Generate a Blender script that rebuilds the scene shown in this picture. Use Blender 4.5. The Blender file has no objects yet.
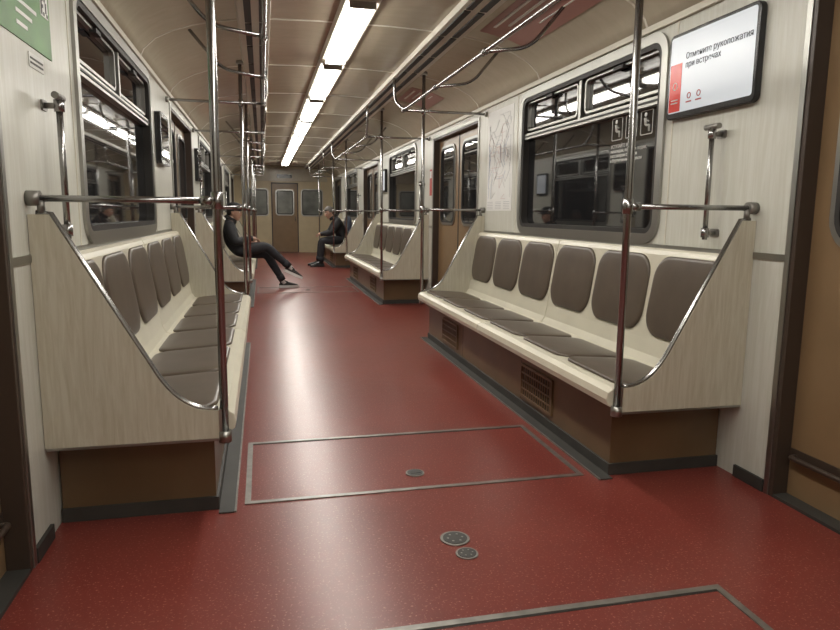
import bpy, bmesh, math, random
from mathutils import Vector, Matrix
random.seed(4)
C = bpy.context
COL = C.scene.collection

# ------------------------------------------------------------ materials
def newmat(name):
    m = bpy.data.materials.new(name); m.use_nodes = True
    nt = m.node_tree; b = nt.nodes['Principled BSDF']
    return m, nt, b
def simple(name, col, rough=.5, metal=0.0, spec=.5, emit=None, es=0, var=0.0, vscale=6, coat=0, bump=0):
    m, nt, b = newmat(name)
    b.inputs['Base Color'].default_value = (*col, 1)
    b.inputs['Roughness'].default_value = rough
    b.inputs['Metallic'].default_value = metal
    b.inputs['Specular IOR Level'].default_value = spec
    b.inputs['Coat Weight'].default_value = coat
    if emit:
        b.inputs['Emission Color'].default_value = (*emit, 1)
        b.inputs['Emission Strength'].default_value = es
    if var > 0 or bump > 0:
        tc = nt.nodes.new('ShaderNodeTexCoord')
        n = nt.nodes.new('ShaderNodeTexNoise'); n.inputs['Scale'].default_value = vscale
        n.inputs['Detail'].default_value = 6
        nt.links.new(tc.outputs['Object'], n.inputs['Vector'])
        if var > 0:
            r = nt.nodes.new('ShaderNodeValToRGB')
            r.color_ramp.elements[0].position = .3; r.color_ramp.elements[1].position = .7
            r.color_ramp.elements[0].color = (*[c*(1-var) for c in col], 1)
            r.color_ramp.elements[1].color = (*[min(1, c*(1+var)) for c in col], 1)
            nt.links.new(n.outputs['Fac'], r.inputs['Fac'])
            nt.links.new(r.outputs['Color'], b.inputs['Base Color'])
        if bump > 0:
            bp = nt.nodes.new('ShaderNodeBump'); bp.inputs['Strength'].default_value = bump
            bp.inputs['Distance'].default_value = .002
            nt.links.new(n.outputs['Fac'], bp.inputs['Height'])
            nt.links.new(bp.outputs['Normal'], b.inputs['Normal'])
    return m
def grain(name, c1, c2, rough=.4, sc=(22, 22, 1.3), lo=.42, hi=.62):
    m, nt, b = newmat(name)
    tc = nt.nodes.new('ShaderNodeTexCoord'); mp = nt.nodes.new('ShaderNodeMapping')
    mp.inputs['Scale'].default_value = sc
    n = nt.nodes.new('ShaderNodeTexNoise'); n.inputs['Scale'].default_value = 2.2
    n.inputs['Detail'].default_value = 7; n.inputs['Roughness'].default_value = .65
    n.inputs['Distortion'].default_value = .6
    r = nt.nodes.new('ShaderNodeValToRGB')
    r.color_ramp.elements[0].position = lo; r.color_ramp.elements[1].position = hi
    r.color_ramp.elements[0].color = (*c2, 1); r.color_ramp.elements[1].color = (*c1, 1)
    nt.links.new(tc.outputs['Object'], mp.inputs['Vector']); nt.links.new(mp.outputs['Vector'], n.inputs['Vector'])
    nt.links.new(n.outputs['Fac'], r.inputs['Fac']); nt.links.new(r.outputs['Color'], b.inputs['Base Color'])
    b.inputs['Roughness'].default_value = rough
    return m

M = {}
M['wall'] = grain('cream_wall_laminate', (.59,.59,.535), (.53,.525,.46), .34)
M['endwall'] = simple('cream_end_panel', (.50,.42,.27), .36, var=.05)
M['panel'] = grain('cream_woodgrain_panel', (.54,.51,.415), (.45,.41,.31), .38, (30,30,2.2), .36, .62)
M['shell'] = simple('cream_seat_plastic', (.60,.565,.455), .33, var=.04)
M['pad'] = simple('brown_vinyl', (.088,.066,.048), .38, var=.12, vscale=9, bump=.3)
M['base'] = simple('tan_painted_metal', (.135,.085,.043), .36, var=.14, vscale=4)
M['door'] = simple('brown_door_paint', (.21,.135,.07), .30, var=.06)
M['jamb'] = simple('dark_brown_jamb', (.05,.034,.025), .4)
M['ceil'] = grain('beige_ceiling_panel', (.42,.36,.27), (.37,.315,.23), .20, (2,6,2), .3, .7)
M['cove'] = grain('cream_ceiling_cove', (.50,.455,.355), (.45,.405,.31), .24, (3,6,3), .3, .7)
M['strip'] = simple('cream_duct_strip', (.62,.59,.5), .4)
M['chrome'] = simple('brushed_steel', (.33,.325,.32), .24, 1.0)
M['alum'] = simple('aluminium_trim', (.38,.375,.35), .38, 1.0)
M['dull'] = simple('worn_floor_metal', (.26,.25,.23), .42, .8, var=.2, vscale=20)
M['dark'] = simple('dark_rubber', (.022,.02,.018), .55)
M['grey'] = simple('grey_skirting', (.038,.036,.032), .55, var=.2)
M['glass'] = simple('dark_tunnel_glass', (.012,.012,.013), .03, 0, .5)
M['glass'].node_tree.nodes['Principled BSDF'].inputs['IOR'].default_value = 2.1
M['endglass'] = simple('end_glass_painted_light', (.17,.18,.165), .12, 0, .5, var=.6, vscale=2)  # lighter grey glass colour stands in for the lit next car and reflections
M['lamp'] = simple('lamp_diffuser', (.9,.9,.85), .5, emit=(1,.965,.89), es=30)
M['white'] = simple('white_print', (.75,.75,.72), .5)
M['paper'] = simple('poster_paper', (.76,.76,.74), .5, var=.03)
M['redprint'] = simple('red_print', (.45,.05,.04), .45)
M['adred'] = simple('advert_dull_red', (.38,.19,.16), .4)
M['greenad'] = simple('green_advert', (.07,.19,.045), .45, var=.35, vscale=5)
M['blueline'] = simple('blue_print', (.38,.42,.55), .5)
M['pinkline'] = simple('pink_print', (.55,.38,.36), .5)
M['greyline'] = simple('grey_print', (.45,.45,.46), .5)
M['screen'] = simple('lcd_white', (.4,.4,.4), .25, emit=(.85,.93,1), es=.42)
M['screenred'] = simple('lcd_red', (.5,.04,.03), .25, emit=(.8,.05,.04), es=.2)
M['screentext'] = simple('lcd_text', (.06,.06,.07), .4)
M['bezel'] = simple('black_bezel', (.012,.012,.013), .25)
M['skin'] = simple('skin', (.47,.28,.20), .5, var=.06, vscale=20)
M['hair'] = simple('dark_hair', (.018,.013,.01), .6, var=.3, vscale=60)
M['greyhair'] = simple('grey_hair', (.10,.09,.08), .6, var=.3, vscale=60)
M['cloth'] = simple('black_jacket', (.014,.014,.016), .75, var=.3, vscale=14, bump=.6)
M['jeans'] = simple('dark_trousers', (.018,.018,.023), .8, var=.3, vscale=14, bump=.6)
M['shoe'] = simple('black_shoe', (.02,.02,.02), .5)
M['sole'] = simple('white_sole', (.7,.7,.68), .5)
M['lip'] = simple('lips', (.33,.13,.10), .5)
M['eye'] = simple('eye_dark', (.02,.015,.012), .2)
M['bag'] = simple('navy_backpack', (.05,.06,.09), .7, var=.2)
# floor
m, nt, b = newmat('red_linoleum')
tc = nt.nodes.new('ShaderNodeTexCoord')
n1 = nt.nodes.new('ShaderNodeTexNoise'); n1.inputs['Scale'].default_value = 1.4; n1.inputs['Detail'].default_value = 8
n2 = nt.nodes.new('ShaderNodeTexNoise'); n2.inputs['Scale'].default_value = 130; n2.inputs['Detail'].default_value = 2
n3 = nt.nodes.new('ShaderNodeTexNoise'); n3.inputs['Scale'].default_value = 16; n3.inputs['Detail'].default_value = 8; n3.inputs['Roughness'].default_value=.7
for n in (n1,n2,n3): nt.links.new(tc.outputs['Object'], n.inputs['Vector'])
r1 = nt.nodes.new('ShaderNodeValToRGB'); r1.color_ramp.elements[0].position=.3; r1.color_ramp.elements[1].position=.75
r1.color_ramp.elements[0].color=(.150,.026,.020,1); r1.color_ramp.elements[1].color=(.205,.039,.029,1)
r2 = nt.nodes.new('ShaderNodeValToRGB'); r2.color_ramp.elements[0].position=.60; r2.color_ramp.elements[1].position=.70
r2.color_ramp.elements[0].color=(0,0,0,1); r2.color_ramp.elements[1].color=(1,1,1,1)
mx = nt.nodes.new('ShaderNodeMixRGB'); mx.inputs[2].default_value=(.36,.15,.115,1)
nt.links.new(r2.outputs['Color'], mx.inputs[0]); nt.links.new(n1.outputs['Fac'], r1.inputs['Fac']); nt.links.new(n2.outputs['Fac'], r2.inputs['Fac'])
nt.links.new(r1.outputs['Color'], mx.inputs[1])
r3 = nt.nodes.new('ShaderNodeValToRGB'); r3.color_ramp.elements[0].position=.3; r3.color_ramp.elements[1].position=.7
r3.color_ramp.elements[0].color=(.88,.88,.88,1); r3.color_ramp.elements[1].color=(1,1,1,1)
mx2 = nt.nodes.new('ShaderNodeMixRGB'); mx2.blend_type='MULTIPLY'; mx2.inputs[0].default_value=1
nt.links.new(n3.outputs['Fac'], r3.inputs['Fac']); nt.links.new(mx.outputs[0], mx2.inputs[1]); nt.links.new(r3.outputs['Color'], mx2.inputs[2])
nt.links.new(mx2.outputs[0], b.inputs['Base Color'])
mr = nt.nodes.new('ShaderNodeMapRange'); mr.inputs['To Min'].default_value=.24; mr.inputs['To Max'].default_value=.36
nt.links.new(n3.outputs['Fac'], mr.inputs['Value']); nt.links.new(mr.outputs[0], b.inputs['Roughness'])
bp = nt.nodes.new('ShaderNodeBump'); bp.inputs['Strength'].default_value=.09; bp.inputs['Distance'].default_value=.002
nt.links.new(n3.outputs['Fac'], bp.inputs['Height']); nt.links.new(bp.outputs['Normal'], b.inputs['Normal'])
M['floor'] = m

# ------------------------------------------------------------ mesh builder
def rrect(w, h, r, seg=6):
    r = min(r, w/2-1e-4, h/2-1e-4); pts=[]
    for cx, cy, a0 in ((w/2-r,h/2-r,0),(-w/2+r,h/2-r,90),(-w/2+r,-h/2+r,180),(w/2-r,-h/2+r,270)):
        for i in range(seg+1):
            a = math.radians(a0+90*i/seg); pts.append((cx+r*math.cos(a), cy+r*math.sin(a)))
    return pts
def fillet(pts, rad, n=6):
    P=[Vector(p) for p in pts]; out=[P[0]]
    for i in range(1,len(P)-1):
        a,p,c=P[i-1],P[i],P[i+1]
        d1=(a-p); d2=(c-p)
        k=min(rad,d1.length*.48,d2.length*.48)
        s=p+d1.normalized()*k; e=p+d2.normalized()*k
        for j in range(n+1):
            t=j/n; out.append(s*(1-t)**2+p*2*t*(1-t)+e*t*t)
    out.append(P[-1]); return out
class MB:
    def __init__(s): s.v=[];s.f=[];s.m=[];s.s=[];s.mats=[]
    def add(s, vs, fs, mat, smooth=False):
        o=len(s.v); s.v+= [tuple(v) for v in vs]
        mm=M[mat]
        if mm not in s.mats: s.mats.append(mm)
        k=s.mats.index(mm)
        for f in fs:
            s.f.append([o+i for i in f]); s.m.append(k); s.s.append(smooth)
    def box(s,x0,x1,y0,y1,z0,z1,mat):
        v=[(x,y,z) for x in (x0,x1) for y in (y0,y1) for z in (z0,z1)]
        s.add(v,[(0,1,3,2),(4,6,7,5),(0,4,5,1),(2,3,7,6),(0,2,6,4),(1,5,7,3)],mat)
    def exy(s,prof,y0,y1,mat,smooth=False):
        n=len(prof); v=[(x,y0,z) for x,z in prof]+[(x,y1,z) for x,z in prof]
        s.add(v,[(i,(i+1)%n,n+(i+1)%n,n+i) for i in range(n)],mat,smooth)
        s.add(v,[tuple(range(n)),tuple(range(2*n-1,n-1,-1))],mat)
    def plate(s,yc,zc,w,h,r,x0,x1,mat,seg=6):
        p=rrect(w,h,r,seg); n=len(p)
        v=[(x0,yc+a,zc+b) for a,b in p]+[(x1,yc+a,zc+b) for a,b in p]
        s.add(v,[(i,(i+1)%n,n+(i+1)%n,n+i) for i in range(n)]+[tuple(range(n)),tuple(range(2*n-1,n-1,-1))],mat)
    def ring(s,yc,zc,w,h,r,t,x0,x1,mat,seg=6,rin=None):
        o=rrect(w,h,r,seg); q=rrect(w-2*t,h-2*t,rin if rin else max(.005,r-t),seg); n=len(o)
        v=[(x0,yc+a,zc+b) for a,b in o]+[(x0,yc+a,zc+b) for a,b in q]+[(x1,yc+a,zc+b) for a,b in q]+[(x1,yc+a,zc+b) for a,b in o]
        f=[]
        for k in range(4):
            for i in range(n):
                j=(i+1)%n; a=k*n; c=((k+1)%4)*n
                f.append((a+i,a+j,c+j,c+i))
        s.add(v,f,mat)
    def tube(s,pts,r,mat,fil=0,seg=12,r2=None):
        P=fillet(pts,fil) if fil else [Vector(p) for p in pts]
        n=len(P); T=[]
        for i in range(n):
            T.append((P[min(i+1,n-1)]-P[max(i-1,0)]).normalized())
        u=T[0].orthogonal().normalized(); v=[]; 
        for i in range(n):
            u=(u-T[i]*u.dot(T[i])).normalized(); w=T[i].cross(u)
            rr=r if r2 is None else r+(r2-r)*i/(n-1)
            for k in range(seg):
                a=2*math.pi*k/seg; v.append(P[i]+(u*math.cos(a)+w*math.sin(a))*rr)
        f=[(i*seg+k,i*seg+(k+1)%seg,(i+1)*seg+(k+1)%seg,(i+1)*seg+k) for i in range(n-1) for k in range(seg)]
        s.add(v,f,mat,True)
        s.add(v,[tuple(range(seg)),tuple(range(n*seg-1,(n-1)*seg-1,-1))],mat)
    def ell(s,c,r,mat,R=None,fn=None,nu=16,nv=12,zmin=None):
        c=Vector(c); R=R or Matrix.Identity(3); v=[];f=[]
        for j in range(nv+1):
            th=math.pi*j/nv
            for i in range(nu):
                ph=2*math.pi*i/nu
                p=Vector((math.sin(th)*math.cos(ph),math.sin(th)*math.sin(ph),math.cos(th)))
                if fn: q=fn(p,Vector((p.x*r[0],p.y*r[1],p.z*r[2])))
                else: q=Vector((p.x*r[0],p.y*r[1],p.z*r[2]))
                v.append(c+R@q)
        for j in range(nv):
            for i in range(nu):
                f.append((j*nu+i,j*nu+(i+1)%nu,(j+1)*nu+(i+1)%nu,(j+1)*nu+i))
        s.add(v,f,mat,True)
    def pad(s,o,u,w,n,W,H,r,t,mat,taper=0):
        o=Vector(o);u=Vector(u).normalized();w=Vector(w).normalized();n=Vector(n).normalized()
        V=[];rings=[(0,0),(0,.55*t),(.006,.85*t),(.018,t),(.07,1.12*t),(.13,1.15*t)]
        N=None
        for ins,h in rings:
            p=rrect(W-2*ins,H-2*ins,max(r-ins*.8,.012),7); N=len(p)
            V+=[o+u*a*(1+taper*(.5-abs(b/H+.1))) +w*b+n*h for a,b in p]
        f=[]
        for k in range(len(rings)-1):
            for i in range(N):
                j=(i+1)%N; f.append((k*N+i,k*N+j,(k+1)*N+j,(k+1)*N+i))
        V.append(o+n*1.16*t); c=len(V)-1; k=(len(rings)-1)*N
        f+=[(k+i,k+(i+1)%N,c) for i in range(N)]
        s.add(V,f,mat,True)
    def build(s,name,parent=None,mirror=False,bevel=0,merge=True):
        vs=[(-x,y,z) for x,y,z in s.v] if mirror else s.v
        me=bpy.data.meshes.new(name); me.from_pydata(vs,[],s.f)
        for mm in s.mats: me.materials.append(mm)
        for p,k,sm in zip(me.polygons,s.m,s.s): p.material_index=k; p.use_smooth=sm
        bm=bmesh.new(); bm.from_mesh(me)
        if merge: bmesh.ops.remove_doubles(bm,verts=bm.verts,dist=1e-6)
        bmesh.ops.recalc_face_normals(bm,faces=bm.faces); bm.to_mesh(me); bm.free()
        ob=bpy.data.objects.new(name,me); COL.objects.link(ob)
        if parent: ob.parent=parent
        if bevel:
            bv=ob.modifiers.new('bevel','BEVEL'); bv.width=bevel; bv.segments=2; bv.limit_method='ANGLE'; bv.angle_limit=math.radians(50)
        return ob
def empty(name,loc=(0,0,0)):
    e=bpy.data.objects.new(name,None); COL.objects.link(e); e.empty_display_size=.1; return e
def text(body,name,parent,loc,size,mat,side=1,ext=.0005):
    cu=bpy.data.curves.new(name,'FONT'); cu.body=body; cu.size=size; cu.extrude=ext
    cu.materials.append(M[mat]); ob=bpy.data.objects.new(name,cu); COL.objects.link(ob)
    X=Vector((0,-side,0)); Y=Vector((0,0,1)); Z=X.cross(Y)
    ob.matrix_world=Matrix.Translation(loc)@Matrix((X,Y,Z)).transposed().to_4x4()
    if parent: ob.parent=parent
    return ob

# ------------------------------------------------------------ layout
HW=1.325; YN=-1.4; YE=18.7; ZC=2.31
B0=2.33; BL=3.39; PER=5.45
benches=[(B0+i*PER,B0+i*PER+BL) for i in range(3)]
doors=[(.48,2.12),(5.93,7.57),(11.38,13.02),(16.83,18.25)]
DZ=1.93
wins=[(3.03+i*PER,4.87+i*PER) for i in range(3)]
WZ0,WZ1=.985,1.955
RZ=1.955

# floor
b=MB(); b.box(-1.43,1.43,YN,YE+.05,-.06,0,'floor'); b.build('floor')
def hatch(name,x0,x1,y0,y1):
    b=MB(); w=.022; h=.004
    b.box(x0,x1,y0,y0+w,0,h,'dull'); b.box(x0,x1,y1-w,y1,0,h,'dull')
    b.box(x0,x0+w,y0+w,y1-w,0,h,'dull'); b.box(x1-w,x1,y0+w,y1-w,0,h,'dull')
    for (p,q,r_,s_) in ((x0+w,x1-w,y0+w,y0+w+.006),(x0+w,x1-w,y1-w-.006,y1-w)): b.box(p,q,r_,s_,0,.001,'dark')
    b.build(name)
hatch('floor_hatch_frame',-.70,.69,2.45,3.14)
hatch('floor_hatch_frame',-.70,.69,.70,1.59)
hatch('floor_hatch_frame',-.70,.69,9.2,9.9)
def disc(name,x,y,r,mat='grey',hole=False):
    b=MB()
    b.tube([(x,y,0),(x,y,.004)],r,'dull',seg=28)
    b.tube([(x,y,.004),(x,y,.0055)],r*.82,mat,seg=28)
    if hole: b.box(x-.022,x+.022,y-.012,y+.012,.0055,.007,'dark')
    else:
        for k in range(6):
            a=k*math.pi/3; b.tube([(x+math.cos(a)*r*.5,y+math.sin(a)*r*.5,.0055),(x+math.cos(a)*r*.5,y+math.sin(a)*r*.5,.0065)],r*.08,'dull',seg=8)
    b.build(name)
disc('floor_access_cap',0,2.03,.05); disc('floor_access_cap',.01,1.925,.037); disc('hatch_lock',-.005,2.62,.04,'grey',True)
disc('hatch_lock',0,9.5,.04,'grey',True)

# walls
def wall(name,mirror):
    b=MB(); ys=sorted(set([YN,YE]+[y for d in doors for y in d]+[y for w in wins for y in w]))
    for a,c in zip(ys[:-1],ys[1:]):
        mid=(a+c)/2
        if any(d[0]<mid<d[1] for d in doors): b.box(HW,HW+.06,a,c,DZ,2.06,'wall')
        elif any(w[0]<mid<w[1] for w in wins):
            b.box(HW,HW+.06,a,c,0,WZ0,'wall'); b.box(HW,HW+.06,a,c,WZ1,2.06,'wall')
        else: b.box(HW,HW+.06,a,c,0,2.06,'wall')
    b.build(name,mirror=mirror)
wall('wall_right',False); wall('wall_left',True)
for nm,mir in (('right',False),('left',True)):
    b=MB()
    edges=[YN]+[y for d in doors for y in d]+[YE]
    for i in range(0,len(edges),2):
        a,c=edges[i],edges[i+1]
        bb=[q for q in benches if a<q[0]<c]
        if bb:
            b.box(HW-.012,HW,a+.03,bb[0][0]-.01,0,.05,'grey'); b.box(HW-.012,HW,bb[0][1]+.01,c-.03,0,.05,'grey')
        else: b.box(HW-.012,HW,a,c-(.0 if c==YE else .03),0,.05,'grey')
    b.build('baseboard_'+nm,mirror=mir)
    b=MB()
    for i in range(0,len(edges),2):
        a,c=edges[i],edges[i+1]
        b.box(HW-.006,HW,a+.02,c-.02,.925,.95,'alum')
    b.build('trim_1' if not mir else 'trim_2',mirror=mir)
    b=MB(); b.box(HW-.02,HW+.002,YN,YE,2.0,2.03,'strip')
    b.build('trim_3' if not mir else 'trim_4',mirror=mir)
    b=MB()
    for w in wins:
        for y in (w[0]-.09,w[1]+.1): b.box(HW-.003,HW,y-.004,y+.004,.95,2.0,'strip')
    b.build('trim_5' if not mir else 'trim_6',mirror=mir)

# ceiling
half=[(0,ZC),(.25,ZC),(.52,2.30),(.70,2.285),(.85,2.265),(1.0,2.232),(1.12,2.19),(1.22,2.14),(1.29,2.075),(1.325,2.0)]
b=MB()
for sgn in (1,-1):
    for i in range(len(half)-1):
        (x0,z0),(x1,z1)=half[i],half[i+1]
        mt='ceil' if i<3 else 'cove'
        b.add([(sgn*x0,YN,z0),(sgn*x1,YN,z1),(sgn*x1,YE,z1),(sgn*x0,YE,z0)],[(0,1,2,3)],mt,i>=3)
ce=b.build('ceiling')
so=ce.modifiers.new('thick','SOLIDIFY'); so.thickness=.05; so.offset=1
bm=bmesh.new(); bm.from_mesh(ce.data)
if sum(f.normal.z*f.calc_area() for f in bm.faces)<0: bmesh.ops.reverse_faces(bm,faces=bm.faces)
bm.to_mesh(ce.data); bm.free()
b=MB(); y=YN+.5
while y<YE:
    for sgn in (1,-1):
        for i in range(len(half)-1):
            (x0,z0),(x1,z1)=half[i],half[i+1]
            b.add([(sgn*x0,y,z0-.004),(sgn*x1,y,z1-.004),(sgn*x1,y+.018,z1-.004),(sgn*x0,y+.018,z0-.004),
                   (sgn*x0,y,z0),(sgn*x1,y,z1),(sgn*x1,y+.018,z1),(sgn*x0,y+.018,z0)],[(0,1,2,3),(0,1,5,4),(3,2,6,7)],'strip')
    y+=1.36
b.build('trim_7')
for nm,sg in (('ceiling_vent_strip',1),('ceiling_vent_strip',-1)):
    b=MB(); b.exy([(.53,2.299),(.535,2.262),(.72,2.246),(.735,2.281)],YN,YE,'strip')
    y=YN+.05
    while y<YE-.5:
        b.box(.56,.60,y,y+.55,2.251,2.262,'dark'); b.box(.645,.685,y,y+.55,2.2445,2.255,'dark')
        y+=.585
    b.build(nm,mirror=sg<0)

# lights
y=-1.1; LX=-.02
while y<YE-1.2:
    b=MB(); 
    b.exy([(LX-.115,ZC),(LX-.10,ZC-.030),(LX+.10,ZC-.030),(LX+.115,ZC)],y-.08,y+1.5+.08,'strip')
    b.exy([(LX+p,ZC-q) for p,q in ((-.072,.030),(-.072,.050),(-.052,.064),(.052,.064),(.072,.050),(.072,.030))],y,y+1.48,'lamp')
    b.box(LX-.078,LX+.078,y-.02,y,ZC-.066,ZC-.03,'alum'); b.box(LX-.078,LX+.078,y+1.48,y+1.5,ZC-.066,ZC-.03,'alum')
    b.build('ceiling_light'); y+=1.70

# windows
wc=1
for mir in (False,True):
    for (a,c) in wins:
        yc=(a+c)/2; zc=(WZ0+WZ1)/2; w=c-a; h=WZ1-WZ0; b=MB()
        b.ring(yc,zc,w+.07,h+.07,.12,.05,HW-.014,HW+.03,'alum')
        b.ring(yc,zc,w-.025,h-.025,.085,.028,HW-.008,HW+.05,'dark')
        b.plate(yc,zc,w-.01,h-.01,.04,HW+.04,HW+.055,'glass')
        zb=1.665
        b.box(HW+.002,HW+.04,a+.02,c-.02,zb-.02,zb+.02,'alum'); b.box(HW-.003,HW+.04,a+.02,c-.02,zb-.005,zb+.005,'dark')
        b.box(HW+.005,HW+.04,yc-.016,yc+.016,zb,WZ1-.02,'alum')
        for k in (-1,1):
            yy=yc+k*w/4
            b.ring(yy,(zb+WZ1)/2,w/2-.09,WZ1-zb-.08,.04,.014,HW+.015,HW+.04,'alum')
            b.box(HW+.0,HW+.03,yy-.05,yy+.05,WZ1-.065,WZ1-.045,'dark')
        b.build('window_%d'%wc,mirror=mir); wc+=1

# doors
dc=1
for mir in (False,True):
    for (a,c) in doors:
        e=empty('door_%d'%dc); dc+=1
        b=MB(); ym=(a+c)/2
        for (p,q) in ((a-.03,ym-.012),(ym+.012,c+.03)):
            b.box(HW+.062,HW+.095,p,q,.012,DZ+.03,'door')
            yc=(max(p,a)+min(q,c))/2
            b.ring(yc,1.40,.60,.86,.12,.03,HW+.050,HW+.07,'alum'); b.ring(yc,1.40,.55,.81,.10,.02,HW+.045,HW+.07,'dark')
            b.plate(yc,1.40,.53,.79,.08,HW+.056,HW+.07,'glass')
            b.box(HW+.058,HW+.07,max(p,a)+.01,min(q,c)-.01,.17,.20,'jamb')
            b.tube([(HW+.062,max(p,a)+.05,.17),(HW+.035,max(p,a)+.05,.17),(HW+.035,min(q,c)-.05,.17),(HW+.062,min(q,c)-.05,.17)],.01,'jamb',.01)
        b.build('leaves',e,mir,.003)
        b=MB(); b.box(HW+.058,HW+.10,ym-.014,ym+.014,.012,DZ+.02,'dark'); b.build('rubber_seal',e,mir)
        b=MB()
        b.box(HW-.006,HW+.062,a,a+.022,0,DZ,'jamb'); b.box(HW-.006,HW+.062,c-.022,c,0,DZ,'jamb'); b.box(HW-.006,HW+.062,a,c,DZ-.022,DZ,'jamb')
        b.box(HW-.010,HW+.0,a-.025,a,.0,DZ+.03,'alum'); b.box(HW-.010,HW,c,c+.025,0,DZ+.03,'alum'); b.box(HW-.010,HW,a,c,DZ,DZ+.03,'alum')
        b.build('frame',e,mir,.002)
        b=MB(); b.box(HW-.005,HW+.10,a+.022,c-.022,0,.012,'grey'); b.build('threshold',e,mir)
# end walls
b=MB(); b.box(-1.385,-.36,YE,YE+.06,0,2.36,'endwall'); b.box(.36,1.385,YE,YE+.06,0,2.36,'endwall'); b.box(-.36,.36,YE,YE+.06,1.88,2.36,'endwall')
b.build('wall_back')
b=MB(); b.box(-1.385,1.385,YN-.06,YN,0,2.36,'wall'); b.build('wall_front')
def endwin(x0,x1,z0,z1,yy):
    b=MB()
    b.ring(0,0,x1-x0,z1-z0,.09,.03,0,.02,'alum'); b.ring(0,0,x1-x0-.05,z1-z0-.05,.07,.03,.003,.02,'dark'); b.plate(0,0,x1-x0-.04,z1-z0-.04,.07,.008,.018,'endglass')
    b.v=[((x0+x1)/2+v[1],yy-.02+v[0]*1.0,(z0+z1)/2+v[2]) for v in b.v]
    return b
wcn=wc
for s in (-1,1):
    x0,x1=(.43,1.03) if s>0 else (-1.03,-.43)
    endwin(x0,x1,.98,1.72,YE).build('window_%d'%wcn); wcn+=1
e=empty('door_%d'%dc)
b=MB(); b.box(-.36,.36,YE+.01,YE+.05,.01,1.88,'door'); b.box(-.36,-.33,YE-.01,YE+.02,0,1.88,'jamb'); b.box(.33,.36,YE-.01,YE+.02,0,1.88,'jamb'); b.box(-.36,.36,YE-.01,YE+.02,1.85,1.88,'jamb')
b.tube([(.27,YE+.01,.85),(.27,YE-.04,.85),(.27,YE-.04,.97),(.27,YE+.01,.97)],.01,'chrome',.02); b.build('leaf',e)
endwin(-.25,.25,1.0,1.70,YE+.008).build('pane',e)
b=MB(); b.exy([(-1.0,2.24),(-1.15,2.0),(-1.15,1.92),(1.15,1.92),(1.15,2.0),(1.0,2.24)],YE-.05,YE,'cove'); b.box(-.2,.2,YE-.056,YE-.05,2.0,2.1,'bezel'); b.build('trim_8')

# ------------------------------------------------------------ benches
def bench(mir,y0,y1):
    e=empty('train_bench')
    prof=[(1.323,1.075),(1.262,1.075),(.972,.545)]
    for i in range(1,9):
        t=i/9; p0,p1,p2=(.972,.545),(.90,.418),(.80,.412)
        prof.append(tuple(p0[k]*(1-t)**2+2*p1[k]*t*(1-t)+p2[k]*t*t for k in (0,1)))
    prof+=[(.80,.412),(.768,.410),(.768,.31),(1.323,.31)]
    for nm,ya in (('side_panel_near',y0-.012),('side_panel_far',y1-.012)):
        b=MB(); b.exy(prof,ya,ya+.024,'panel'); b.build(nm,e,mir)
        b=MB(); ym=ya+.012
        b.tube([(x,ym,z) for x,z in [(1.30,1.08)]+[(p[0]-.003,p[1]+.003) for p in prof[1:-3]]+[(.775,.415)]],.0095,'chrome',seg=10)
        b.box(.762,.772,ya-.002,ya+.026,.30,.415,'alum'); b.box(.765,1.32,ya-.002,ya+.026,.303,.312,'alum')
        b.build(nm+'_trim',e,mir)
    b=MB(); b.box(.80,1.318,y0+.11,y1-.11,.045,.32,'base'); b.box(.790,1.32,y0+.10,y1-.10,0,.05,'grey')
    b.box(.785,.80,y0+.10,y1-.10,.285,.32,'base')
    for yy in (y0+1.12,y0+2.26): b.box(.7985,.80,yy-.003,yy+.003,.055,.285,'jamb')
    b.build('plinth',e,mir,.004)
    b=MB(); b.box(.735,.79,y0+.06,y1-.06,0,.005,'grey'); b.box(.728,.735,y0+.06,y1-.06,0,.007,'dull'); b.build('floor_edging',e,mir)
    b=MB()
    for yc in (y0+.90,y0+2.60):
        b.ring(yc,.17,.42,.19,.01,.014,.790,.80,'base'); b.box(.7975,.7995,yc-.20,yc+.20,.082,.258,'dark')
        for k in range(13):
            yy=yc-.18+k*.03; b.box(.793,.7985,yy-.004,yy+.004,.085,.255,'base')
        for zz in (.125,.17,.215): b.box(.792,.7985,yc-.2,yc+.2,zz-.004,zz+.004,'base')
    b.build('heater_grille',e,mir)
    ymid=(y0+y1)/2
    sp=[(.742,.325),(.722,.335),(.716,.36),(.722,.388),(.745,.404),(.80,.408),(1.13,.385),(1.165,.395),(1.185,.43),(1.20,.50),(1.262,.905),(1.272,.925),(1.29,.932),(1.318,.932),(1.318,.322)]
    k=0
    for a,c in ((y0+.014,ymid-.004),(ymid+.004,y1-.014)):
        k+=1
        b=MB(); b.exy(sp,a,c,'shell',False); b.build('seat_shell_%d'%k,e,mir,.004)
        W=(c-a)/3
        for j in range(3):
            yc=a+W*(j+.5); b=MB()
            b.pad((.960,yc,.3975),(0,1,0),(1,0,-.069),(.069,0,1),W-.03,.36,.07,.014,'pad',.04)
            b.build('seat_cushion_%d_%d'%(k,j+1),e,mir)
            b=MB()
            d=Vector((.062,0,.405)).normalized(); n=Vector((-.405,0,.062)).normalized()
            b.pad((1.2318,yc,.712),(0,1,0),d,n,W-.05,.385,.105,.014,'pad',.05)
            b.build('back_cushion_%d_%d'%(k,j+1),e,mir)
    return e
for mir in (False,True):
    for (y0,y1) in benches: bench(mir,y0,y1)

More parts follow.
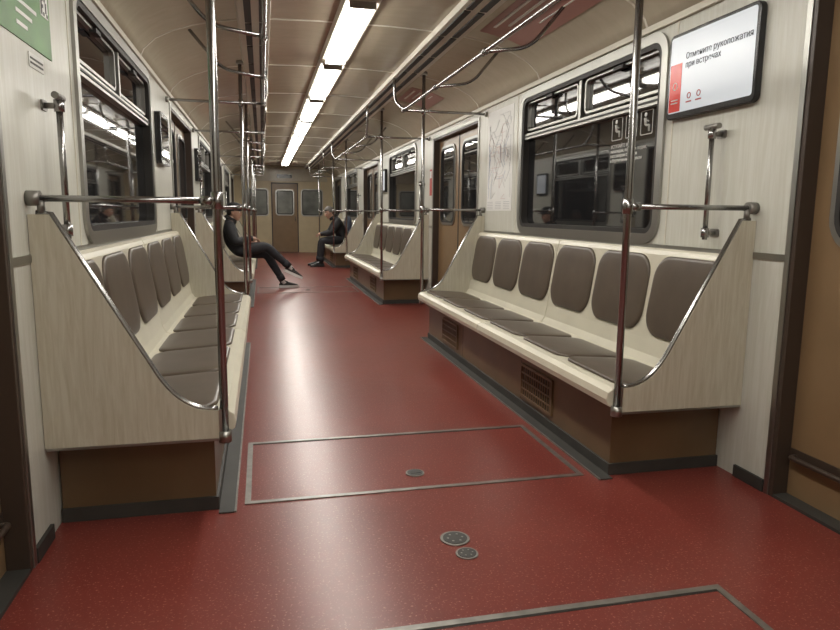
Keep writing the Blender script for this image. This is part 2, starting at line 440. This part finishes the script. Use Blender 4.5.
# ------------------------------------------------------------ poles & rails
def clamp(b,p,axis,r=.022,l=.03):
    p=Vector(p); a=Vector(axis); b.tube([p-a*l,p+a*l],r,'chrome',seg=14)
def pole(mir,y,zr,par,nm):
    b=MB(); x=.755
    b.tube([(x,y,.30),(x,y,2.268)],.0145,'chrome',seg=16)
    b.tube([(x,y,.295),(x,y,.335)],.023,'alum',seg=16); b.tube([(x,y,2.25),(x,y,2.276)],.030,'alum',seg=16)
    b.tube([(x,y,zr),(1.31,y,zr)],.011,'chrome',seg=12)
    clamp(b,(x,y,zr),(0,0,1),.020,.028); clamp(b,(x+.03,y,zr),(1,0,0),.016,.02)
    b.tube([(1.285,y,zr),(HW-.001,y,zr)],.024,'dull',seg=14)
    b.tube([(1.285,y,zr-.005),(1.285,y,zr-.045)],.012,'dull',seg=10)
    b.tube([(.58,y,RZ),(HW-.001,y,RZ)],.011,'chrome',seg=12)
    clamp(b,(x,y,RZ),(0,0,1),.019,.026); b.tube([(1.30,y,RZ),(HW-.001,y,RZ)],.022,'alum',seg=14)
    b.build(nm,par,mirror=mir)
def rail(mir,y0,y1,par):
    b=MB(); x=.58; z=RZ
    b.tube([(x-.03,y0-.25,2.285),(x-.03,y0-.25,z+.12),(x,y0+.02,z),(x,y1-.02,z),(x-.03,y1+.25,z+.12),(x-.03,y1+.25,2.285)],.011,'chrome',.12)
    for yy in (y0+.01,y1-.01): clamp(b,(x,yy,z),(0,1,0),.018,.03)
    for yy in (y0+1.25,y0+2.3):
        b.tube([(x,yy,z),(x+.26,yy,z+.04),(1.03,yy,2.223)],.0105,'chrome',.08)
        clamp(b,(x,yy,z),(0,1,0),.018,.028)
    b.build('overhead_rail',par,mirror=mir)
for mir in (False,True):
    for (y0,y1) in benches:
        e=empty('grab_rail_frame')
        pole(mir,y0,1.125,e,'near_pole'); pole(mir,y1,1.125,e,'far_pole'); rail(mir,y0,y1,e)
def handle(mir,y,z0=.99,z1=1.47):
    b=MB(); x=HW-.05
    b.tube([(x,y,z0),(x,y,z1)],.011,'chrome',seg=12)
    for z in (z0+.03,z1-.03):
        b.tube([(x,y,z),(HW-.001,y,z)],.01,'dull'); b.plate(y,z,.06,.035,.01,HW-.006,HW,'dull'); clamp(b,(x,y,z),(0,0,1),.017,.02)
    b.tube([(x,y-.045,z1),(x,y+.045,z1)],.012,'dull')
    b.build('wall_grab_handle',mirror=mir)
for mir in (False,True): 
    handle(mir,2.57)
    handle(mir,8.02); handle(mir,13.47)

# ------------------------------------------------------------ screens, posters
e=empty('information_screen')
b=MB(); yc,zc=2.655,1.735; b.plate(yc,zc,.60,.385,.03,HW-.03,HW-.001,'bezel'); b.build('bezel',e,False,.004)
b=MB(); b.plate(yc,zc+.006,.565,.342,.012,HW-.0315,HW-.0302,'screen'); b.build('display',e)
b=MB(); b.box(HW-.0332,HW-.0317,2.845,2.932,1.575,1.79,'screenred')
b.ring(2.888,1.69,.036,.036,.0178,.004,HW-.0345,HW-.0333,'white'); b.box(HW-.0345,HW-.0333,2.863,2.913,1.625,1.63,'white'); b.box(HW-.0345,HW-.0333,2.863,2.913,1.612,1.617,'white')
for yy in (2.78,2.71):
    b.ring(yy,1.635,.028,.028,.0138,.004,HW-.0332,HW-.0317,'redprint'); b.box(HW-.0332,HW-.0317,yy-.020,yy+.020,1.605,1.611,'redprint')
b.build('graphics',e)
text("Отмените рукопожатия\nпри встречах",'caption',e,(HW-.0332,2.82,1.80),.038,'screentext')
for (mir,y) in ((True,5.28),(True,10.72),(False,10.72),(True,8.1)):
    b=MB(); b.plate(y,1.60,.42,.36,.03,HW-.04,HW-.001,'bezel'); b.box(HW-.042,HW-.0405,y-.18,y+.18,1.45,1.75,'screen' if y>9 else 'glass'); b.build('wall_display',mirror=mir)
def metromap(mir,y0,y1):
    b=MB(); b.box(HW-.003,HW,y0,y1,1.12,1.95,'paper'); x0,x1=HW-.0042,HW-.003
    yc=(y0+y1)/2; zc=1.56; mw=(y1-y0)/2-.04
    b.ring(yc,zc,.24,.28,.11,.002,x0,x1,'greyline',8)
    rr=random.Random(3); cols=['greyline','blueline','pinkline','greyline']
    for k in range(46):
        y=yc+rr.uniform(-mw,mw); z=zc+rr.uniform(-.33,.33); pts=[(x0,y,z)]
        for q in range(3):
            dy,dz=rr.choice([(0,1),(0,-1),(1,0),(-1,0),(.7,.7),(-.7,.7),(.7,-.7)]); L=rr.uniform(.06,.14)
            y=max(yc-mw,min(yc+mw,y+dy*L)); z=max(zc-.34,min(zc+.34,z+dz*L)); 
            if (Vector((x0,y,z))-Vector(pts[-1])).length>.02: pts.append((x0,y,z))
        if len(pts)>1: b.tube(pts,.0012,cols[k%4],.015,5)
    for c in range(3):
        for k in range(5): b.box(x0,x1,y0+.04+c*.2,y0+.18+c*.2,1.135+k*.014,1.139+k*.014,'greyline')
    b.build('metro_map_poster',mirror=mir)
metromap(False,5.06,5.66)
def covead(mir,y0,y1,mt='adred'):
    pts=[(.80,2.272),(.85,2.265),(1.0,2.232),(1.12,2.19)]
    b=MB()
    for (xa,za),(xb,zb) in zip(pts[:-1],pts[1:]):
        b.add([(xa,y0,za-.006),(xb,y0,zb-.006),(xb,y1,zb-.006),(xa,y1,za-.006),(xa,y0,za-.001),(xb,y0,zb-.001),(xb,y1,zb-.001),(xa,y1,za-.001)],[(0,1,2,3),(4,5,6,7),(0,1,5,4),(3,2,6,7)],mt)
    for k in range(4):
        t=.84+.06*k; z=2.265-(t-.85)*.21
        b.box(t,t+.018,y0+.1,y1-.15-.1*k,z-.014,z-.004,'white')
    b.build('ceiling_advert',mirror=mir)
covead(False,3.15,4.35); covead(False,6.4,7.1)
b=MB(); b.box(HW-.004,HW-.0005,2.16,2.70,1.61,1.925,'greenad')
b.box(HW-.0055,HW-.004,2.60,2.68,1.74,1.83,'white')
for i in range(6):
    for j in range(7):
        if random.random()<.5: b.box(HW-.0065,HW-.0055,2.605+i*.0115,2.616+i*.0115,1.745+j*.0115,1.756+j*.0115,'dark')
for k in range(3): b.box(HW-.0055,HW-.004,2.35,2.55-.05*k,1.72-k*.035,1.732-k*.035,'white')
b.build('advert_poster',mirror=True)
e=empty('sticker')
b=MB(); b.box(HW-.003,HW-.0005,2.45,2.60,1.545,1.59,'white'); b.box(HW-.004,HW-.003,2.46,2.59,1.556,1.562,'grey'); b.box(HW-.004,HW-.003,2.46,2.59,1.571,1.577,'grey'); b.build('label',e,mirror=True)
b=MB(); b.box(HW-.003,HW-.0005,7.65,7.75,1.3,1.6,'redprint'); b.box(HW-.004,HW-.003,7.66,7.74,1.5,1.58,'white'); b.build('sticker')
e=empty('window_pictograms')
b=MB(); xg=HW+.037
for k,yy in enumerate((3.53,3.38,3.23)):
    b.ring(yy,1.575,.115,.125,.01,.004,xg,xg+.002,'white')
    b.plate(yy+.012,1.616,.022,.022,.0109,xg,xg+.002,'white')
    b.tube([(xg,yy+.012,1.598),(xg,yy+.006,1.562)],.008,'white',0,6)
    b.tube([(xg,yy+.004,1.560),(xg,yy-.026,1.560),(xg,yy-.028,1.528)],.0055,'white',.006,6)
    b.tube([(xg,yy+.008,1.588),(xg,yy-.018,1.580)],.004,'white',0,6)
b.build('icons',e)
text("УСТУПАЙТЕ МЕСТА\nинвалидам, пожилым людям,\nпассажирам с детьми\nи беременным женщинам",'caption',e,(xg,3.59,1.47),.026,'white')

# ------------------------------------------------------------ people
def skin_mesh(verts,edges,rad,roots,sub=2):
    me=bpy.data.meshes.new('tmp'); me.from_pydata([tuple(v) for v in verts],edges,[])
    ob=bpy.data.objects.new('tmp',me); COL.objects.link(ob)
    C.view_layer.objects.active=ob
    sk=ob.modifiers.new('skin','SKIN'); sk.branch_smoothing=.6
    if not me.skin_vertices: 
        bm=bmesh.new(); bm.from_mesh(me); bm.verts.layers.skin.verify(); bm.to_mesh(me); bm.free()
    for i,r in enumerate(rad):
        d=me.skin_vertices[0].data[i]; d.radius=(r if isinstance(r,tuple) else (r,r)); d.use_root=(i in roots)
    ss=ob.modifiers.new('sub','SUBSURF'); ss.levels=sub; ss.render_levels=sub
    C.view_layer.update()
    dg=C.evaluated_depsgraph_get(); ev=ob.evaluated_get(dg); m2=bpy.data.meshes.new_from_object(ev)
    bpy.data.objects.remove(ob); return m2
def obj_from(me,name,parent,mats,fn):
    me.materials.clear()
    for m_ in mats: me.materials.append(M[m_])
    for p in me.polygons: p.use_smooth=True; p.material_index=fn(p.center)
    ob=bpy.data.objects.new(name,me); COL.objects.link(ob); ob.parent=parent; return ob
def segd(p,a,b):
    ab=b-a; t=max(0,min(1,(p-a).dot(ab)/ab.length_squared)); return (p-(a+ab*t)).length
def person(origin,fw,J,headyaw,headpitch,hair,handcurl=.5,cap=False,soles='sole'):
    root=empty('seated_man')
    f=Vector(fw); l=Vector((0,0,1)).cross(f); O=Vector(origin)
    P=lambda q: O+f*q[0]+l*q[1]+Vector((0,0,q[2]))
    names=['pelvis','spine','chest','neckb','neck','head','hipL','kneeL','ankL','hipR','kneeR','ankR','shL','elL','wrL','shR','elR','wrR','thL','thR','clL','clR','faL','faR']
    def mid(a,b,t=.5): return tuple(J[a][i]*(1-t)+J[b][i]*t for i in range(3))
    J['thL']=mid('hipL','kneeL',.55); J['thR']=mid('hipR','kneeR',.55)
    J['clL']=mid('kneeL','ankL',.33); J['clR']=mid('kneeR','ankR',.33)
    J['faL']=mid('elL','wrL',.35); J['faR']=mid('elR','wrR',.35)
    R={'pelvis':.15,'spine':.152,'chest':.165,'neckb':.085,'neck':.055,'head':.055,'shL':.095,'shR':.095,'elL':.068,'elR':.068,'wrL':.042,'wrR':.042,'faL':.062,'faR':.062,
       'hipL':.105,'hipR':.105,'thL':.092,'thR':.092,'kneeL':.072,'kneeR':.072,'clL':.066,'clR':.066,'ankL':.045,'ankR':.045}
    idx={n:i for i,n in enumerate(names)}
    E=[('pelvis','spine'),('spine','chest'),('chest','neckb'),('neckb','neck'),('neck','head'),('pelvis','hipL'),('hipL','thL'),('thL','kneeL'),('kneeL','clL'),('clL','ankL'),
       ('pelvis','hipR'),('hipR','thR'),('thR','kneeR'),('kneeR','clR'),('clR','ankR'),('chest','shL'),('shL','elL'),('elL','faL'),('faL','wrL'),('chest','shR'),('shR','elR'),('elR','faR'),('faR','wrR')]
    V=[P(J[n]) for n in names]
    me=skin_mesh(V,[(idx[a],idx[b_]) for a,b_ in E],[R[n] for n in names],{0})
    def cls(c):
        best=min(E,key=lambda e_:segd(c,V[idx[e_[0]]],V[idx[e_[1]]]))
        if best in (('neckb','neck'),('neck','head')): return 2
        if best[1][:2] in ('th','kn','cl','an') or best[1][:3]=='hip': return 1
        return 0
    obj_from(me,'body',root,['cloth','jeans','skin'],cls)
    b=MB()
    nb=P(J['neckb']); nk=P(J['head']); ax=(nk-nb).normalized(); u0=f-ax*f.dot(ax); u0.normalize(); w0=ax.cross(u0)
    for h,rr_,tr in ((.012,.072,.020),(.034,.066,.016)):
        c0=nb+ax*h
        b.tube([c0+(u0*math.cos(t)*rr_*1.05+w0*math.sin(t)*rr_) for t in [math.pi*2*i/20 for i in range(21)]],tr,'cloth',0,8)
    for s_ in 'LR':
        w_=P(J['wr'+s_]); e_=P(J['el'+s_]); d_=(w_-e_).normalized(); b.tube([w_-d_*.03,w_+d_*.012],.041,'cloth',0,14)
        a_=P(J['ank'+s_]); k_=P(J['knee'+s_]); d_=(a_-k_).normalized(); b.tube([a_-d_*.035,a_+d_*.03],.036,soles,0,14); b.tube([a_-d_*.11,a_-d_*.02],.056,'jeans',0,14,.050)
    b.build('clothing_edges',root)
    hd=P(J['headc'])
    cy,sy=math.cos(headyaw),math.sin(headyaw)
    F=(f*cy+l*sy); F=(F*math.cos(headpitch)-Vector((0,0,1))*math.sin(headpitch)).normalized()
    L=Vector((0,0,1)).cross(F).normalized(); U=F.cross(L)
    Rm=Matrix((F,L,U)).transposed()
    b=MB()
    def hf(p,q):
        q=q.copy()
        if q.z<0: 
            k=-p.z; q.y*=1-.28*k
            if q.x>0: q.x=q.x+.035*k*k*(1 if p.x>.1 else 0)*min(1,p.x*2.5)
            else: q.x*=(1-.38*k)
        if p.x>.75 and abs(p.z)<.25: q.x-=.004
        if q.x<0: q.x*=1.05
        return q
    b.ell(hd,(.095,.076,.118),'skin',Rm,hf,24,18)
    W=lambda x,y,z: hd+Rm@Vector((x,y,z))
    b.tube([W(.085,0,.018),W(.100,0,-.012),W(.107,0,-.026),W(.088,0,-.034)],.009,'skin',.01,8,.013)
    for s_ in (1,-1):
        b.ell(W(.083,.030*s_,.012),(.009,.013,.008),'white',Rm,None,10,8); b.ell(W(.090,.030*s_,.012),(.004,.006,.006),'eye',Rm,None,8,6)
        b.tube([W(.088,.014*s_,.030),W(.088,.030*s_,.035),W(.078,.045*s_,.030)],.0045,hair,.01,6)
        b.ell(W(-.005,.077*s_,-.005),(.020,.008,.032),'skin',Rm,None,10,8)
    b.ell(W(.084,0,-.062),(.009,.022,.005),'lip',Rm,None,10,8)
    b.ell(W(.060,0,-.094),(.022,.028,.020),'skin',Rm,None,12,8)
    def hr(p,q):
        q=q.copy()
        lim=.42 if p.x>.25 else (.0 if p.x>-.2 else -.55)
        zz=lim*.118
        if q.z<zz: q=Vector((q.x*.9,q.y*.9,zz+ (q.z-zz)*.05))
        return q
    b.ell(hd+Rm@Vector((-.008,0,.010)),(.106,.087,.126),hair,Rm,hr,28,22)
    if cap:
        b.ell(W(-.005,0,.062),(.110,.092,.075),'cloth',Rm,None,24,12)
        b.ell(W(.105,0,.050),(.060,.065,.009),'cloth',Rm,None,16,8)
    b.build('head',root)
    hv=[];he=[];hr_=[];roots=set()
    for s_,sd in (('L',1),('R',-1)):
        w=P(J['wr'+s_]); d=(f*J['hd'][0]+l*J['hd'][1]*sd+Vector((0,0,J['hd'][2]))).normalized()
        dn=Vector((0,0,-1)); dn=(dn-d*dn.dot(d)).normalized(); sdv=d.cross(dn).normalized()
        th=-sdv if (sdv.dot(l)*sd>0) else sdv
        o=len(hv); hv+=[w-d*.02,w+d*.03,w+d*.085]; hr_+=[.028,(.036),(.034)]; he+=[(o,o+1),(o+1,o+2)]; roots.add(o)
        for k in range(4):
            off=th*(.030-.020*k); Ln=[.076,.085,.079,.062][k]
            p0=w+d*.07+off; o=len(hv)
            pts=[p0]; a=.15
            cur=p0+d*.018; pts.append(cur)
            for seg_,fr in enumerate((.45,.32,.23)):
                a+=handcurl*(.8 if seg_ else .6); dd=d*math.cos(a)+dn*math.sin(a); cur=cur+dd*Ln*fr; pts.append(cur)
            hv+=pts; hr_+=[.010,.0098,.009,.0085,.0075]; he+=[(o+i,o+i+1) for i in range(4)]; roots.add(o)
        o=len(hv); t0=w+d*.02+th*.02
        hv+=[t0,t0+th*.025+d*.02+dn*.006,t0+th*.037+d*.05+dn*.014,t0+th*.036+d*.078+dn*.024]; hr_+=[.014,.0125,.0105,.009]; he+=[(o,o+1),(o+1,o+2),(o+2,o+3)]; roots.add(o)
    me=skin_mesh(hv,he,hr_,roots,1); obj_from(me,'hands',root,['skin'],lambda c:0)
    for s_ in ('L','R'):
        a=P(J['ank'+s_]); t=P(J['toe'+s_]); d=(t-a); d.normalize()
        upv=Vector(J.get('up'+s_,(0,0,1))); upv=f*upv[0]+l*upv[1]+Vector((0,0,1))*upv[2]; upv=(upv-d*upv.dot(d)).normalized(); sv=upv.cross(d)
        Rs=Matrix((d,sv,upv)).transposed(); b=MB()
        base=a-upv*.085
        out=[]
        for i in range(28):
            an=2*math.pi*i/28; x=.145*math.cos(an)+.075; wd=.047 if x>.08 else .037
            y=wd*math.copysign(abs(math.sin(an))**.75,math.sin(an)); out.append((x,y))
        N=len(out)
        v=[base+Rs@Vector((x,y,0)) for x,y in out]+[base+Rs@Vector((x*1.0,y*1.02,.036)) for x,y in out]
        b.add(v,[(i,(i+1)%N,N+(i+1)%N,N+i) for i in range(N)]+[tuple(range(N)),tuple(range(2*N-1,N-1,-1))],soles)
        v=[];hs=[(.036,1.0,0),(.050,.97,0),(.066,.84,-.012),(.082,.62,-.035),(.097,.42,-.062),(.110,.35,-.07)]
        for h,k,sh in hs:
            v+=[base+Rs@Vector(((x-.075)*k+.075+sh,y*(k if k>.6 else .62+.25*k),h- (0 if x<.1 else (x-.1)*.12*(h>.037)))) for x,y in out]
        fcs=[(r_*N+i,r_*N+(i+1)%N,(r_+1)*N+(i+1)%N,(r_+1)*N+i) for r_ in range(len(hs)-1) for i in range(N)]+[tuple(range((len(hs)-1)*N,len(hs)*N))]
        b.add(v,fcs,'shoe',True)
        b.tube([base+Rs@Vector((.06,.0,.085)),base+Rs@Vector((.10,0,.070)),base+Rs@Vector((.13,0,.058))],.006,soles,0,6)
        b.build('shoe_'+s_,root)
    return root
J1=dict(pelvis=(0,0,.565),spine=(-.025,0,.69),chest=(-.04,0,.84),neckb=(-.02,0,.97),neck=(.01,0,1.01),head=(.03,0,1.05),headc=(.045,0,1.085),
 hipL=(.06,.09,.545),kneeL=(.47,.12,.49),ankL=(.70,.10,.087),toeL=(.90,.12,.087),
 hipR=(.06,-.09,.555),kneeR=(.47,-.03,.605),ankR=(.80,-.0,.30),toeR=(.97,-.0,.22),upR=(.5,0,.8),
 shL=(-.03,.18,.90),elL=(.03,.26,.66),wrL=(.25,.10,.68),shR=(-.03,-.18,.90),elR=(.04,-.27,.67),wrR=(.26,-.09,.72),hd=(.8,-.5,-.1))
person((-1.03,9.75,0),(1,0,0),J1,-.25,.15,'hair',cap=True)
J2=dict(pelvis=(0,0,.565),spine=(.05,0,.70),chest=(.13,0,.86),neckb=(.19,0,.985),neck=(.22,0,1.02),head=(.25,0,1.06),headc=(.275,0,1.09),
 hipL=(.06,.09,.54),kneeL=(.44,.14,.52),ankL=(.47,.15,.087),toeL=(.67,.17,.087),
 hipR=(.06,-.09,.54),kneeR=(.44,-.14,.52),ankR=(.50,-.15,.087),toeR=(.70,-.17,.087),
 shL=(.12,.175,.92),elL=(.26,.24,.68),wrL=(.44,.07,.66),shR=(.12,-.175,.92),elR=(.26,-.24,.68),wrR=(.44,-.07,.66),hd=(.7,-.6,-.1))
person((1.0,13.75,0),(-1,0,0),J2,.2,.35,'greyhair',soles='shoe')
b=MB()
b.ell((1.10,13.74,.83),(.085,.15,.20),'bag',None,lambda p,q:Vector((math.copysign(abs(p.x)**.6,p.x)*.07,math.copysign(abs(p.y)**.6,p.y)*.14,math.copysign(abs(p.z)**.6,p.z)*.19)),20,14)
b.build('backpack')

# ------------------------------------------------------------ world, camera
w=bpy.data.worlds.new('tunnel_dark'); C.scene.world=w; w.use_nodes=True
w.node_tree.nodes['Background'].inputs['Color'].default_value=(.004,.004,.005,1)
cam=bpy.data.cameras.new('camera'); co=bpy.data.objects.new('camera',cam); COL.objects.link(co)
cam.sensor_width=36; cam.lens=28.5; cam.clip_start=.02
th=math.radians(13.3); ph=math.radians(8.67); ro=math.radians(.6)
r=Vector((math.cos(th),-math.sin(th),0)); fwd=Vector((math.sin(th)*math.cos(ph),math.cos(th)*math.cos(ph),-math.sin(ph))); u=r.cross(fwd)
r2=r*math.cos(ro)+u*math.sin(ro); u2=u*math.cos(ro)-r*math.sin(ro)
co.matrix_world=Matrix.Translation((-.61,0,1.09))@Matrix((r2,u2,-fwd)).transposed().to_4x4()
C.scene.camera=co
C.scene.view_settings.view_transform='Standard'
